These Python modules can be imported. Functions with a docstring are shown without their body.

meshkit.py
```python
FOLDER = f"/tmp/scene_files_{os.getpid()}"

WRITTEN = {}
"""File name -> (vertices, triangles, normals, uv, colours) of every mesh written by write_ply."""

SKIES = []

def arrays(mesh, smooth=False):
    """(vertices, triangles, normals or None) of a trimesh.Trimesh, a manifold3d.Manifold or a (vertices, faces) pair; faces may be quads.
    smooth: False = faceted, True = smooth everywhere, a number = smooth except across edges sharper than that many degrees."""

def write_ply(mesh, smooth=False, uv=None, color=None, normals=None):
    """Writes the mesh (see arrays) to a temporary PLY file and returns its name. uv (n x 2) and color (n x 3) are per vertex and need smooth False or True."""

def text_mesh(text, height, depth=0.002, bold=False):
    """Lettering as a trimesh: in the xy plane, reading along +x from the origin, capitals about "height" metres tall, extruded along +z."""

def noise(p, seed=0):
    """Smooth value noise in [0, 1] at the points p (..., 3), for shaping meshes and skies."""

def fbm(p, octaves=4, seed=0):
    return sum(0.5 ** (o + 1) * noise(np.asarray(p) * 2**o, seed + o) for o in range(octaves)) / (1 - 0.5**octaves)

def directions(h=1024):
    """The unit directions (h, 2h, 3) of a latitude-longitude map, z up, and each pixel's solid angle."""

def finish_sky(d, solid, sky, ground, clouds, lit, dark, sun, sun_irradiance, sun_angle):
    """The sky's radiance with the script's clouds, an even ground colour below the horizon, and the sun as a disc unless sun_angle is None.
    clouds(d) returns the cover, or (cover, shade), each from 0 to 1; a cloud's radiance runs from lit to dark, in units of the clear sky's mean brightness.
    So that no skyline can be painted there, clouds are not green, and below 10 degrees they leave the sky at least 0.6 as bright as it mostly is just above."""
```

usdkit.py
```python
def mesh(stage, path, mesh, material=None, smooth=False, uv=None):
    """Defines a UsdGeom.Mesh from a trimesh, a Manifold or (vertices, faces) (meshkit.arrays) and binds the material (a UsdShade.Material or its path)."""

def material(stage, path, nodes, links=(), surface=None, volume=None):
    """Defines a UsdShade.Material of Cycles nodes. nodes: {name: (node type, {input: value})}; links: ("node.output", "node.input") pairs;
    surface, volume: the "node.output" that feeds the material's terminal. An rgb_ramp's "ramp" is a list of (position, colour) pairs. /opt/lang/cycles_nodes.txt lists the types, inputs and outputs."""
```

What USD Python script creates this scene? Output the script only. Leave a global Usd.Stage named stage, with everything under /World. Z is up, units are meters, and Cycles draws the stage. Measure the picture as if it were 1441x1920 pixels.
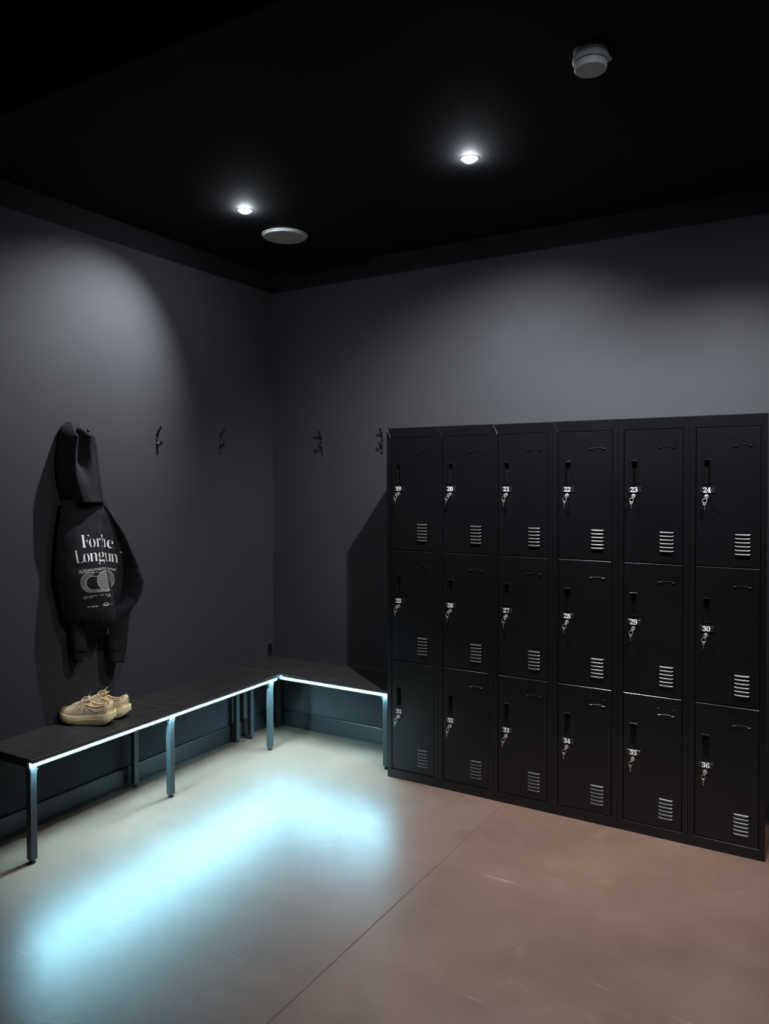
import math, random
import numpy as np, trimesh, usdkit, meshkit
from shapely import affinity
from shapely.geometry import Polygon, LineString, Point, box as sbox
from shapely.ops import unary_union
from scipy.interpolate import LinearNDInterpolator
from pxr import Usd, UsdGeom, UsdShade, UsdLux, Gf, Sdf, Vt

random.seed(7)
rng = np.random.default_rng(7)
stage = Usd.Stage.CreateInMemory()
UsdGeom.SetStageUpAxis(stage, UsdGeom.Tokens.z)
UsdGeom.SetStageMetersPerUnit(stage, 1.0)
UsdGeom.Xform.Define(stage, '/World')

# ------------------------------------------------------------------ camera
# origin: floor point of the room corner; +x along the locker wall, +y into the corner, z up
CAM = np.array([3.1698, -3.8936, 1.5844])
YAW, PITCH, ROLL, FPX, CY = 0.5387, -0.0193, -0.0029, 1436.45, 925.7
fw = np.array([-math.sin(YAW) * math.cos(PITCH), math.cos(YAW) * math.cos(PITCH), math.sin(PITCH)])
r0 = np.array([math.cos(YAW), math.sin(YAW), 0.0])
u0 = np.cross(r0, fw)
rr = r0 * math.cos(ROLL) + u0 * math.sin(ROLL)
uu = -r0 * math.sin(ROLL) + u0 * math.cos(ROLL)
cam = UsdGeom.Camera.Define(stage, '/World/camera')
cam.CreateHorizontalApertureAttr(36.0)
cam.CreateVerticalApertureAttr(36.0 * 1920 / 1441)
cam.CreateFocalLengthAttr(36.0 * FPX / 1441)
cam.CreateVerticalApertureOffsetAttr(-36.0 * (960 - CY) / 1441)
cam.CreateClippingRangeAttr(Gf.Vec2f(0.05, 100))
cam.CreateFStopAttr(0.0)
cam.CreateExposureAttr(0.0)
cam.AddTransformOp().Set(Gf.Matrix4d(*rr, 0, *uu, 0, *(-fw), 0, *CAM, 1))

# ------------------------------------------------------------------ light levels (all lamps are objects of the room, the last downlight is added fill)
LAMP_RADIANCE = 760.0           # lens glow of the ceiling downlights, cool white
BEAM_GAIN = 2210.0                  # strength of their aimed beams
LAMP_COLOR = (0.90, 0.95, 1.0)
LED_RADIANCE = 1020.0             # cyan strips under the bench edges
LED_COLOR = (0.40, 0.86, 1.03)
CEIL = 2.900                     # ceiling over the lockers
STEP_Y = -2.209                  # where that ceiling ends and a higher one begins
CEIL2 = 3.28
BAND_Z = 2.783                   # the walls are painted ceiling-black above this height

# ------------------------------------------------------------------ materials
def M(name, nodes, links=(), surface='p.BSDF'):
    return usdkit.material(stage, '/World/Looks/' + name, nodes, links, surface=surface)

UsdGeom.Scope.Define(stage, '/World/Looks')

def plain(name, color, rough=0.5, metal=0.0, spec=0.5, **kw):
    return M(name, {'p': ('principled_bsdf', dict(base_color=color, roughness=rough, metallic=metal, specular_ior_level=spec, **kw))})

def grained(name, c1, c2, scale, rough=0.5, bump=0.0, bscale=400, spec=0.5, detail=4, bdist=0.001, **kw):
    n = {'t': ('texture_coordinate', {}), 'n': ('noise_texture', {'scale': scale, 'detail': detail, 'roughness': 0.6}),
         'r': ('rgb_ramp', {'ramp': [(0.3, c1), (0.7, c2)]}),
         'p': ('principled_bsdf', dict(roughness=rough, specular_ior_level=spec, **kw))}
    l = [('t.object', 'n.vector'), ('n.fac', 'r.fac'), ('r.color', 'p.base_color')]
    if bump:
        n['b'] = ('noise_texture', {'scale': bscale, 'detail': 2})
        n['u'] = ('bump', {'strength': bump, 'distance': bdist})
        l += [('t.object', 'b.vector'), ('b.fac', 'u.height'), ('u.normal', 'p.normal')]
    return M(name, n, l)

def glow(name, color, strength):
    return M(name, {'e': ('emission', {'color': color, 'strength': strength})}, surface='e.emission')

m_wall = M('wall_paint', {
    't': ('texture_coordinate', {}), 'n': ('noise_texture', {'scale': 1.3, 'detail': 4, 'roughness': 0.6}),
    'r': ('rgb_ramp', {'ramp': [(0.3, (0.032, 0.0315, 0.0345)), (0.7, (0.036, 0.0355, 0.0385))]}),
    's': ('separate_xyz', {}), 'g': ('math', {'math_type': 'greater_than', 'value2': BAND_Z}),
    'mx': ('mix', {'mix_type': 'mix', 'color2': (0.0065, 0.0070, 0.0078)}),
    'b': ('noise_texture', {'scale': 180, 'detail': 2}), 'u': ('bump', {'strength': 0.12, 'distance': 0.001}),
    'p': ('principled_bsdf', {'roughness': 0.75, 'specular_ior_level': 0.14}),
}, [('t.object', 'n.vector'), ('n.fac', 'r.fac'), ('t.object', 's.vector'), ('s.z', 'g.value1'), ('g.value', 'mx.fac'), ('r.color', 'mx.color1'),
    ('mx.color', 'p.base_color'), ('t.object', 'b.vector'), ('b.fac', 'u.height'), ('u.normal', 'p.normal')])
m_ceil = grained('ceiling_paint', (0.0060, 0.0066, 0.0074), (0.0072, 0.0078, 0.0086), 2.0, 0.85, 0.1, 200, spec=0.15)
m_skirt = grained('skirting_paint', (0.012, 0.013, 0.0135), (0.015, 0.016, 0.0165), 3.0, 0.40, spec=0.5)
m_grout = plain('joint_sealant', (0.06, 0.045, 0.038), 0.8)
m_locker = grained('locker_powder_coat', (0.0036, 0.0036, 0.0041), (0.0048, 0.0048, 0.0054), 2.5, 0.24, 0.06, 700, spec=0.40)
m_louvre = plain('louvre_highlight_coat', (0.030, 0.029, 0.028), 0.34, spec=0.9)  # locker coat made lighter and glossier: lamp highlights put into the louvre colour
m_recess = plain('recess_black', (0.003, 0.003, 0.003), 0.8, spec=0.1)
m_plate = plain('number_plate_plastic', (0.012, 0.013, 0.015), 0.22)
m_digit = plain('number_ivory', (0.80, 0.77, 0.70), 0.5)
m_chrome = plain('nickel', (0.78, 0.76, 0.71), 0.34, 1.0)
m_seam = plain('slate_joint', (0.10, 0.10, 0.10), 0.7)
m_steel = grained('bench_frame_coat', (0.024, 0.027, 0.029), (0.029, 0.032, 0.034), 5.0, 0.40, 0.1, 500)
m_slate = grained('bench_slate', (0.018, 0.0165, 0.0168), (0.029, 0.0265, 0.026), 9.0, 0.48, 0.25, 120, spec=0.5, detail=8)
m_alu = plain('strip_channel', (0.35, 0.37, 0.37), 0.5, 0.3)
m_rubber = plain('foot_rubber', (0.010, 0.010, 0.010), 0.5)
m_led = glow('led_diffuser', LED_COLOR, LED_RADIANCE)
m_lamp = glow('lamp_lens', (0.80, 0.89, 1.0), LAMP_RADIANCE)
m_hook = plain('hook_black', (0.006, 0.006, 0.006), 0.38)
m_trim = plain('lamp_trim_black', (0.012, 0.012, 0.012), 0.6)
m_white = plain('white_plastic', (0.52, 0.535, 0.53), 0.5)
m_cloth = grained('hoodie_cotton', (0.0145, 0.0140, 0.0160), (0.0195, 0.0190, 0.0212), 30, 0.92, 0.5, 900, spec=0.10, sheen_weight=0.05, sheen_roughness=0.35)
m_print = plain('screen_print', (0.70, 0.68, 0.64), 0.8, spec=0.2)
m_upper = grained('shoe_knit', (0.66, 0.51, 0.31), (0.78, 0.61, 0.40), 60, 0.75, 0.4, 900, spec=0.25)
m_toe = grained('shoe_suede', (0.44, 0.29, 0.14), (0.54, 0.37, 0.19), 60, 0.85, 0.3, 800, spec=0.2)
m_sole = grained('shoe_foam', (0.82, 0.67, 0.38), (0.86, 0.72, 0.44), 20, 0.6, 0.1, 300, spec=0.3)
m_lace = plain('shoe_lace', (0.82, 0.68, 0.46), 0.8, spec=0.2)
m_lining = plain('shoe_lining', (0.52, 0.37, 0.23), 0.9, spec=0.1)

# floor: sealed brown resin, fine pale grit, faint scuffs and scratches
m_floor = M('floor_resin', {
    't': ('texture_coordinate', {}),
    'n1': ('noise_texture', {'scale': 1.7, 'detail': 8, 'roughness': 0.68}),
    'r1': ('rgb_ramp', {'ramp': [(0.30, (0.100, 0.056, 0.040)), (0.55, (0.132, 0.077, 0.056)), (0.75, (0.158, 0.099, 0.076))]}),
    'n2': ('noise_texture', {'scale': 420, 'detail': 3, 'roughness': 0.8}),
    'r2': ('rgb_ramp', {'ramp': [(0.28, (0.40, 0.39, 0.38)), (0.5, (0.94, 0.94, 0.94)), (0.72, (1.80, 1.76, 1.70))]}),
    'mx': ('mix', {'mix_type': 'multiply', 'fac': 1.0}),
    # scratches: stretched noise in two directions, only inside patches
    'm3': ('mapping', {'rotation': (0, 0, 0.55), 'scale': (2.6, 34, 1)}),
    'n3': ('noise_texture', {'scale': 1.6, 'detail': 3, 'roughness': 0.6, 'distortion': 0.6}),
    'r3': ('rgb_ramp', {'ramp': [(0.70, (0, 0, 0)), (0.80, (1, 1, 1))]}),
    'm4': ('mapping', {'rotation': (0, 0, -0.9), 'location': (3.1, 1.7, 0), 'scale': (3.2, 40, 1)}),
    'n4': ('noise_texture', {'scale': 1.5, 'detail': 3, 'roughness': 0.6, 'distortion': 0.8}),
    'r4': ('rgb_ramp', {'ramp': [(0.70, (0, 0, 0)), (0.80, (1, 1, 1))]}),
    'n5': ('noise_texture', {'scale': 5, 'detail': 12, 'roughness': 0.82}),
    'r5': ('rgb_ramp', {'ramp': [(0.575, (0, 0, 0)), (0.72, (1, 1, 1))]}),
    'a1': ('mix', {'mix_type': 'add', 'fac': 1.0, 'use_clamp': True}),
    'a2': ('mix', {'mix_type': 'add', 'fac': 0.55, 'use_clamp': True}),
    'a3': ('mix', {'mix_type': 'add', 'fac': 1.0, 'use_clamp': True}),
    'ms': ('mix', {'mix_type': 'mix', 'color2': (0.27, 0.20, 0.165)}),
    'sc': ('math', {'math_type': 'multiply', 'value2': 0.75}),
    'v': ('voronoi_texture', {'scale': 7}),
    'rv': ('rgb_ramp', {'ramp': [(0.018, (1, 1, 1)), (0.030, (0, 0, 0))]}),
    'nb': ('noise_texture', {'scale': 260, 'detail': 3, 'roughness': 0.6}),
    'u': ('bump', {'strength': 0.13, 'distance': 0.001}),
    'p': ('principled_bsdf', {'roughness': 0.37, 'specular_ior_level': 0.75}),
}, [('t.object', 'n1.vector'), ('n1.fac', 'r1.fac'), ('t.object', 'n2.vector'), ('n2.fac', 'r2.fac'),
    ('r1.color', 'mx.color1'), ('r2.color', 'mx.color2'),
    ('t.object', 'm3.vector'), ('m3.vector', 'n3.vector'), ('n3.fac', 'r3.fac'),
    ('t.object', 'm4.vector'), ('m4.vector', 'n4.vector'), ('n4.fac', 'r4.fac'),
    ('r3.color', 'a1.color1'), ('r4.color', 'a1.color2'),
    ('t.object', 'n5.vector'), ('n5.fac', 'r5.fac'), ('a1.color', 'a2.color1'), ('r5.color', 'a2.color2'),
    ('a2.color', 'a3.color1'), ('t.object', 'v.vector'), ('v.distance', 'rv.fac'), ('rv.color', 'a3.color2'), ('a3.color', 'sc.value1'), ('sc.value', 'ms.fac'), ('mx.color', 'ms.color1'), ('ms.color', 'p.base_color'),
    ('t.object', 'nb.vector'), ('nb.fac', 'u.height'), ('u.normal', 'p.normal')])

# ------------------------------------------------------------------ helpers
USED = {}
def numbered(parent, name):
    k = USED.setdefault(parent, {})
    n = k.get(name, -1) + 1
    k[name] = n
    return f'{parent}/{name}' if n == 0 else f'{parent}/{name}_{n:03d}'

def tag(p, label=None, category=None, group=None, kind=None):
    for k, v in (('label', label), ('category', category), ('group', group), ('kind', kind)):
        if v:
            p.SetCustomDataByKey(k, v)
    return p

def thing(name, label, category, loc=(0, 0, 0), rotz=0.0, group=None, kind=None):
    x = UsdGeom.Xform.Define(stage, numbered('/World', name))
    x.AddTranslateOp().Set(Gf.Vec3d(*map(float, loc)))
    x.AddRotateZOp().Set(float(rotz))
    return tag(x.GetPrim(), label, category, group, kind)

def obj(name, mesh, mat, parent=None, smooth=False, label=None):
    base = parent.GetPath().pathString if parent is not None else '/World'
    m = usdkit.mesh(stage, numbered(base, name), mesh, mat, smooth)
    if label:
        m.GetPrim().SetCustomDataByKey('label', label)
    return m.GetPrim()

def struct(name, mesh, mat, label, smooth=False, category='room'):
    return tag(obj(name, mesh, mat, None, smooth), label, category, kind='structure')

def dup(src, label, loc, rot=(0, 0, 0), group=None):
    x = UsdGeom.Xform.Define(stage, numbered('/World', src.GetName().rsplit('_0', 1)[0]))
    x.AddTranslateOp().Set(Gf.Vec3d(*map(float, loc)))
    x.AddRotateZOp().Set(float(rot[2]))
    x.AddRotateXYZOp(opSuffix='own').Set(Gf.Vec3f(float(rot[0]), float(rot[1]), 0.0))
    p = x.GetPrim()
    was = src.GetCustomData()
    p.GetReferences().AddInternalReference(src.GetPath())
    p.SetInstanceable(True)
    return tag(p, label, was['category'], group or was.get('group'))

def cat(*ms):
    return trimesh.util.concatenate([m for m in ms if m is not None])

def cbox(x0, x1, y0, y1, z0, z1, c=0.0):
    if c <= 0:
        m = trimesh.creation.box((x1 - x0, y1 - y0, z1 - z0)); m.apply_translation(((x0 + x1) / 2, (y0 + y1) / 2, (z0 + z1) / 2)); return m
    P = []
    for sx in (0, 1):
        for sy in (0, 1):
            for sz in (0, 1):
                p = np.array([(x0, x1)[sx], (y0, y1)[sy], (z0, z1)[sz]])
                d = np.array([c if s == 0 else -c for s in (sx, sy, sz)])
                for k in range(3):
                    e = d.copy(); e[k] = 0
                    P.append(p + e)
    return trimesh.Trimesh(np.array(P)).convex_hull

def hull(P):
    return trimesh.Trimesh(np.array(P, float)).convex_hull

def prism_xz(poly, y0, y1):
    """shapely polygon in (x, z), extruded from y0 to y1 (y1 > y0)."""
    m = trimesh.creation.extrude_polygon(poly, y1 - y0, engine='earcut')
    v = np.array(m.vertices)
    f = np.array(m.faces)[:, ::-1]
    return trimesh.Trimesh(np.c_[v[:, 0], y0 + v[:, 2], v[:, 1]], f, process=False)

def cyl(r, p0, p1, n=24):
    return trimesh.creation.cylinder(r, segment=[p0, p1], sections=n)

def lathe(profile, n=40, axis_z=True):
    """profile: (radius, z) points from bottom to top."""
    return trimesh.creation.revolve(np.array(profile, float), sections=n)

def grid_faces(n, m, close=False):
    f = []
    mm = m if close else m - 1
    for i in range(n - 1):
        for j in range(mm):
            a, b = i * m + j, i * m + (j + 1) % m
            c, d = a + m, b + m
            f += [(a, b, d), (a, d, c)]
    return f

def loft(rows, cap=True):
    rows = np.asarray(rows, float)
    n, m, _ = rows.shape
    v = rows.reshape(-1, 3)
    f = grid_faces(n, m, True)
    if cap:
        v = np.vstack([v, rows[0].mean(0), rows[-1].mean(0)])
        a, b = n * m, n * m + 1
        for j in range(m):
            f.append((a, (j + 1) % m, j))
            f.append((b, (n - 1) * m + j, (n - 1) * m + (j + 1) % m))
    t = trimesh.Trimesh(v, f, process=False)
    trimesh.repair.fix_normals(t)
    return t

def tube(path, r, n=8, cap=True):
    P = np.asarray(path, float)
    R = np.broadcast_to(np.asarray(r, float), (len(P),))
    T = np.gradient(P, axis=0); T /= np.linalg.norm(T, axis=1)[:, None]
    ref = np.array([0.31, 0.17, 0.93])
    rows, prev = [], None
    for p, t, q in zip(P, T, R):
        a = ref - t * (ref @ t) if prev is None else prev - t * (prev @ t)
        a /= np.linalg.norm(a); prev = a
        b = np.cross(t, a)
        an = np.arange(n) * 2 * np.pi / n
        rows.append(p + q * (np.cos(an)[:, None] * a + np.sin(an)[:, None] * b))
    return loft(rows, cap)

def smoothpath(P, k=8):
    """Catmull-Rom through the points."""
    P = np.asarray(P, float)
    Q = np.vstack([2 * P[0] - P[1], P, 2 * P[-1] - P[-2]])
    out = []
    for i in range(1, len(Q) - 2):
        for t in np.linspace(0, 1, k, endpoint=False):
            a, b, c, d = Q[i - 1], Q[i], Q[i + 1], Q[i + 2]
            out.append(0.5 * (2 * b + (c - a) * t + (2 * a - 5 * b + 4 * c - d) * t ** 2 + (3 * b - a - 3 * c + d) * t ** 3))
    out.append(P[-1])
    return np.array(out)

GLYPHS = """F177|35,181 28,191 20,194 167,194 167,153 158,174 150,182 139,188 118,193 93,194 83,192 76,186 75,176 75,110 77,105 81,103 94,104 105,107 112,112 121,122 128,141 128,65 122,83 116,91 108,97 91,103 79,102 75,98 75,25 80,13 85,8 93,5 19,5 26,8 31,12 35,17 37,27 37,173
o147|13,63 14,79 17,92 25,110 33,120 44,127 53,131 65,134 55,126 49,111 47,91 47,44 51,17 60,5 68,1 49,5 38,12 30,19 23,29 17,41/80,1 88,5 96,16 100,29 101,52 101,81 98,112 91,127 83,134 94,131 107,125 114,119 122,110 131,90 134,63 129,39 119,21 103,7 91,3
r126|19,5 24,10 28,19 28,118 25,127 20,131 59,131 60,112 63,109 68,110 63,100 61,91 61,19 64,10 71,5/71,114 83,127 97,134 108,134 115,132 119,128 122,121 122,113 120,108 115,104 108,102 100,104 91,116 86,118 78,118
h167|19,5 25,10 28,19 28,181 25,190 20,194 60,194 60,119 63,115 68,115 60,103 60,19 63,10 68,5/81,122 71,117 84,129 93,133 106,135 117,133 124,131 135,120 139,108 140,97 140,18 143,10 148,5 100,5 104,9 108,20 107,108 103,118 98,122 90,124
e132|14,59 14,78 19,99 29,117 44,129 57,133 66,134 61,133 55,127 49,116 47,105 46,85 47,82 51,79 88,79 92,82 93,104 91,119 85,130 76,134 86,132 97,127 104,121 110,113 117,95 119,78 52,78 49,76 47,73 47,54 51,39 59,26 69,18 83,14 95,15 106,19 117,28 107,16 94,7 78,1 63,0 50,3 42,7 31,16 24,26 17,40
L187|20,5 26,7 32,12 37,27 37,174 33,186 28,192 22,194 89,194 84,192 79,186 76,177 75,169 75,33 77,17 82,11 86,9 99,7 123,9 141,13 154,21 164,30 172,41 181,58 172,5
n167|19,5 24,10 28,18 28,117 25,126 19,131 60,131 60,117 64,114 68,115 60,103 60,19 63,10 68,5/81,122 71,117 78,125 86,130 95,133 106,135 117,133 124,131 135,120 139,108 140,97 140,18 143,10 148,5 100,5 104,9 108,20 107,108 103,118 98,122 90,124
g143|11,-33 15,-24 30,-16 32,-12 31,-7 20,1 17,5 15,11 17,21 25,32 44,43 40,35 39,29 42,24 45,20 57,17 91,17 113,13 126,6 130,1 133,-7 133,-24 126,-37 117,-46 108,-50 97,-53 95,-54 104,-51 111,-47 118,-39 120,-32 120,-26 118,-19 112,-14 106,-12 93,-10 42,-10 33,-17 28,-27 28,-35 30,-41 36,-48 44,-52 60,-56 82,-56 85,-55 94,-54 94,-54 80,-56 61,-57 34,-53 19,-46 13,-40/47,46 48,49 46,52 31,60 21,71 15,85 15,100 22,116 31,124 48,132 59,134 64,134 57,132 50,124 47,114 45,102 45,83 49,65 56,54 63,50 55,49/72,50 80,53 86,59 91,71 92,84 91,109 88,122 83,130 74,134 84,133 102,128 134,128 134,122 118,122 114,118 114,115 122,99 123,89 121,77 115,67 106,58 97,53 86,50
u164|21,127 16,131 57,131 57,30 61,19 70,12 80,11 91,14 79,5 62,0 48,1 36,7 29,17 25,37 25,116/99,20 105,29 105,115 101,126 95,131 137,131 137,24 141,15 147,10 132,8 105,2 105,16 103,19
0165|10,87 10,125 14,152 22,177 36,197 46,204 60,210 70,212 86,213 102,211 111,208 121,202 132,193 143,174 151,149 154,119 154,92 151,65 146,43 138,27 125,11 110,1 90,-3 64,-1 48,4 31,19 21,37 14,59;56,79 60,45 66,25 71,20 79,16 85,16 93,19 101,29 106,50 109,85 109,126 107,155 103,175 97,187 88,193 82,194 72,191 66,183 61,172 56,132
1165|13,174 29,179 44,186 77,211 111,211 112,26 115,19 120,16 150,15 150,0 29,0 29,15 58,16 65,22 67,26 68,180 66,180 45,157 33,151 24,152 16,158 13,164
2165|10,31 62,83 82,108 95,132 99,157 98,177 92,188 86,193 81,195 71,195 62,191 54,181 50,164 49,144 37,145 26,148 17,154 13,163 12,179 15,189 24,199 32,204 55,212 72,213 91,212 110,209 121,204 134,193 142,179 143,157 140,143 129,124 115,107 40,33 114,33 122,38 128,44 133,62 151,62 149,0 10,0
3165|8,29 9,40 13,48 24,54 33,55 34,46 37,36 45,25 53,21 64,18 82,19 92,24 99,32 104,43 106,58 105,68 101,79 89,92 73,99 42,99 42,118 66,118 74,119 83,124 92,133 98,149 99,168 96,178 91,188 86,192 79,195 69,195 61,191 52,178 49,163 49,149 43,149 25,153 18,157 14,162 11,168 10,177 13,187 15,192 24,200 33,206 43,210 60,212 80,213 100,211 111,208 126,201 135,192 143,176 143,157 142,151 137,139 128,129 116,120 102,112 120,106 132,99 142,90 148,80 151,68 151,51 148,38 140,24 133,15 125,10 104,1 82,-3 60,-3 38,1 22,8 13,18
4165|4,73 87,210 128,210 128,75 159,74 159,54 128,54 129,29 131,23 136,18 143,16 156,15 156,0 53,0 53,15 73,17 78,19 83,24 85,32 85,54 4,54;26,76 26,74 85,75 86,177 83,174 69,147
5165|12,28 12,37 15,45 22,51 35,53 38,37 43,28 47,24 52,21 62,18 77,18 86,22 95,31 100,39 104,55 104,73 101,84 95,95 88,102 80,106 71,108 53,108 30,103 18,108 27,210 138,210 140,157 123,157 119,172 113,177 47,178 46,176 41,126 42,124 54,126 70,128 98,126 112,121 123,116 137,104 145,90 149,76 149,54 147,46 143,35 138,26 124,12 107,3 87,-2 61,-3 40,1 28,6 18,15
6165|13,85 14,119 20,149 26,165 34,180 50,198 57,203 74,210 101,213 116,212 127,209 138,203 144,197 149,184 149,174 141,164 135,160 126,158 114,157 111,181 104,192 97,196 90,196 78,190 70,181 63,168 59,153 55,129 56,119 66,124 85,129 104,129 115,126 132,118 145,105 150,95 154,80 154,64 153,50 145,27 131,10 115,1 95,-3 69,-1 48,7 35,19 24,35 18,54;54,97 57,58 63,39 66,31 75,21 80,18 87,16 96,18 102,24 107,33 111,50 111,79 109,90 105,99 97,107 90,110 82,111 73,109 59,101
7165|13,149 15,210 154,210 154,192 74,0 49,1 126,177 43,177 34,169 31,149
8165|9,47 10,68 17,81 30,93 51,106 36,117 28,125 22,133 17,146 15,154 16,170 19,180 26,192 35,201 47,207 69,212 88,213 102,212 118,207 129,201 138,190 143,181 146,169 146,151 141,140 131,129 108,114 136,96 145,87 152,75 156,57 155,45 151,30 144,20 130,8 121,4 107,-1 90,-3 58,-1 41,4 24,15 17,24 13,32;49,47 52,34 61,21 73,15 87,14 100,19 109,29 114,41 115,55 111,66 102,77 85,88 71,94 61,85 52,73 49,59;57,156 61,145 70,135 84,126 90,124 102,135 108,148 110,165 104,183 95,192 88,196 77,196 70,193 60,181 57,171
9165|10,133 11,157 16,175 26,192 36,201 46,207 66,212 80,213 93,212 115,204 130,190 140,176 149,149 151,120 151,95 147,70 142,51 132,32 121,17 100,3 89,-1 75,-3 57,-3 45,-1 33,4 26,10 19,23 18,33 22,42 32,47 33,47 43,27 50,21 57,17 65,15 75,16 83,19 90,25 98,37 104,53 107,71 110,98 108,98 94,87 80,82 60,81 46,84 33,90 20,104 13,118;53,135 55,123 59,114 65,107 70,104 76,102 91,104 98,107 106,116 110,121 110,136 106,163 100,179 90,190 82,193 73,193 67,190 62,184 57,176 54,165"""
FONT = {}
for line in GLYPHS.split('\n'):
    w, _, rest = line[1:].partition('|')
    FONT[line[0]] = (int(w), unary_union([Polygon(*(lambda R: (R[0], R[1:]))([[tuple(map(int, q.split(','))) for q in ring.split(' ')] for ring in p.split(';')])).buffer(0) for p in rest.split('/')]))

def polys(g):
    return [p for p in getattr(g, 'geoms', [g]) if p.geom_type == 'Polygon' and p.area > 0]

# ================================================================== the room
XR, YF = 5.0, -6.2
# floor: two cast slabs with a sawn joint between them
flo = thing('floor', 'brown sealed resin floor with pale grit and faint scuffs', 'floor', kind='structure')
def joint(y): return 1.7685 + 0.0108 * (y - 0.0)
G = 0.0009
def slab(poly):
    m = trimesh.creation.extrude_polygon(Polygon(poly), 0.05, engine='earcut'); m.apply_translation((0, 0, -0.05)); return m
def slab_ch(xa0, xa1, xb0, xb1, side):
    """slab between x = a and x = b (values at y = YF and y = 0.1); its joint-side top edge is eased."""
    c = 0.0022
    ya, yb = YF - 0.1, 0.1
    ia, ib = (xb0, xb1) if side > 0 else (xa0, xa1)
    P = [(xa0, ya, -0.05), (xb0, ya, -0.05), (xa1, yb, -0.05), (xb1, yb, -0.05)]
    P += [(ia, ya, -c), (ib, yb, -c), (ia - side * c, ya, 0), (ib - side * c, yb, 0)]
    oa, ob = (xa0, xa1) if side > 0 else (xb0, xb1)
    P += [(oa, ya, 0), (ob, yb, 0)]
    return hull(P)
obj('slab', slab_ch(-0.1, -0.1, joint(YF) - G, joint(0.1) - G, 1), m_floor, flo)
obj('slab', slab_ch(joint(YF) + G, joint(0.1) + G, XR + 0.1, XR + 0.1, -1), m_floor, flo)
obj('joint_filler', cbox(1.5, 1.95, YF, 0.05, -0.049, -0.0022), m_grout, flo)

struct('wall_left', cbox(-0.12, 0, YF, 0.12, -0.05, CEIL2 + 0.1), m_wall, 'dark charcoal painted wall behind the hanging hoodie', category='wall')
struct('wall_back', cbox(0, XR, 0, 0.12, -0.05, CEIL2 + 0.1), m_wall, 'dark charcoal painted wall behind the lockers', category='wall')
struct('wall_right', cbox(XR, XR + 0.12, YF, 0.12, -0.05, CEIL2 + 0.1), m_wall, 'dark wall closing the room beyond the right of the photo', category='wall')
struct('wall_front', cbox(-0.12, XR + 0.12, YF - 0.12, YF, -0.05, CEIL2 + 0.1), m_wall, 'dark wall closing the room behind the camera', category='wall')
struct('ceiling', cat(cbox(0, XR, STEP_Y, 0, CEIL, CEIL + 0.08), cbox(0, XR, STEP_Y, STEP_Y + 0.05, CEIL + 0.08, CEIL2 + 0.1)), m_ceil, 'black ceiling with the downlights above the lockers', category='ceiling')
struct('ceiling', cbox(0, XR, YF, STEP_Y, CEIL2, CEIL2 + 0.1), m_ceil, 'higher black ceiling beyond the step at top left', category='ceiling')

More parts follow.
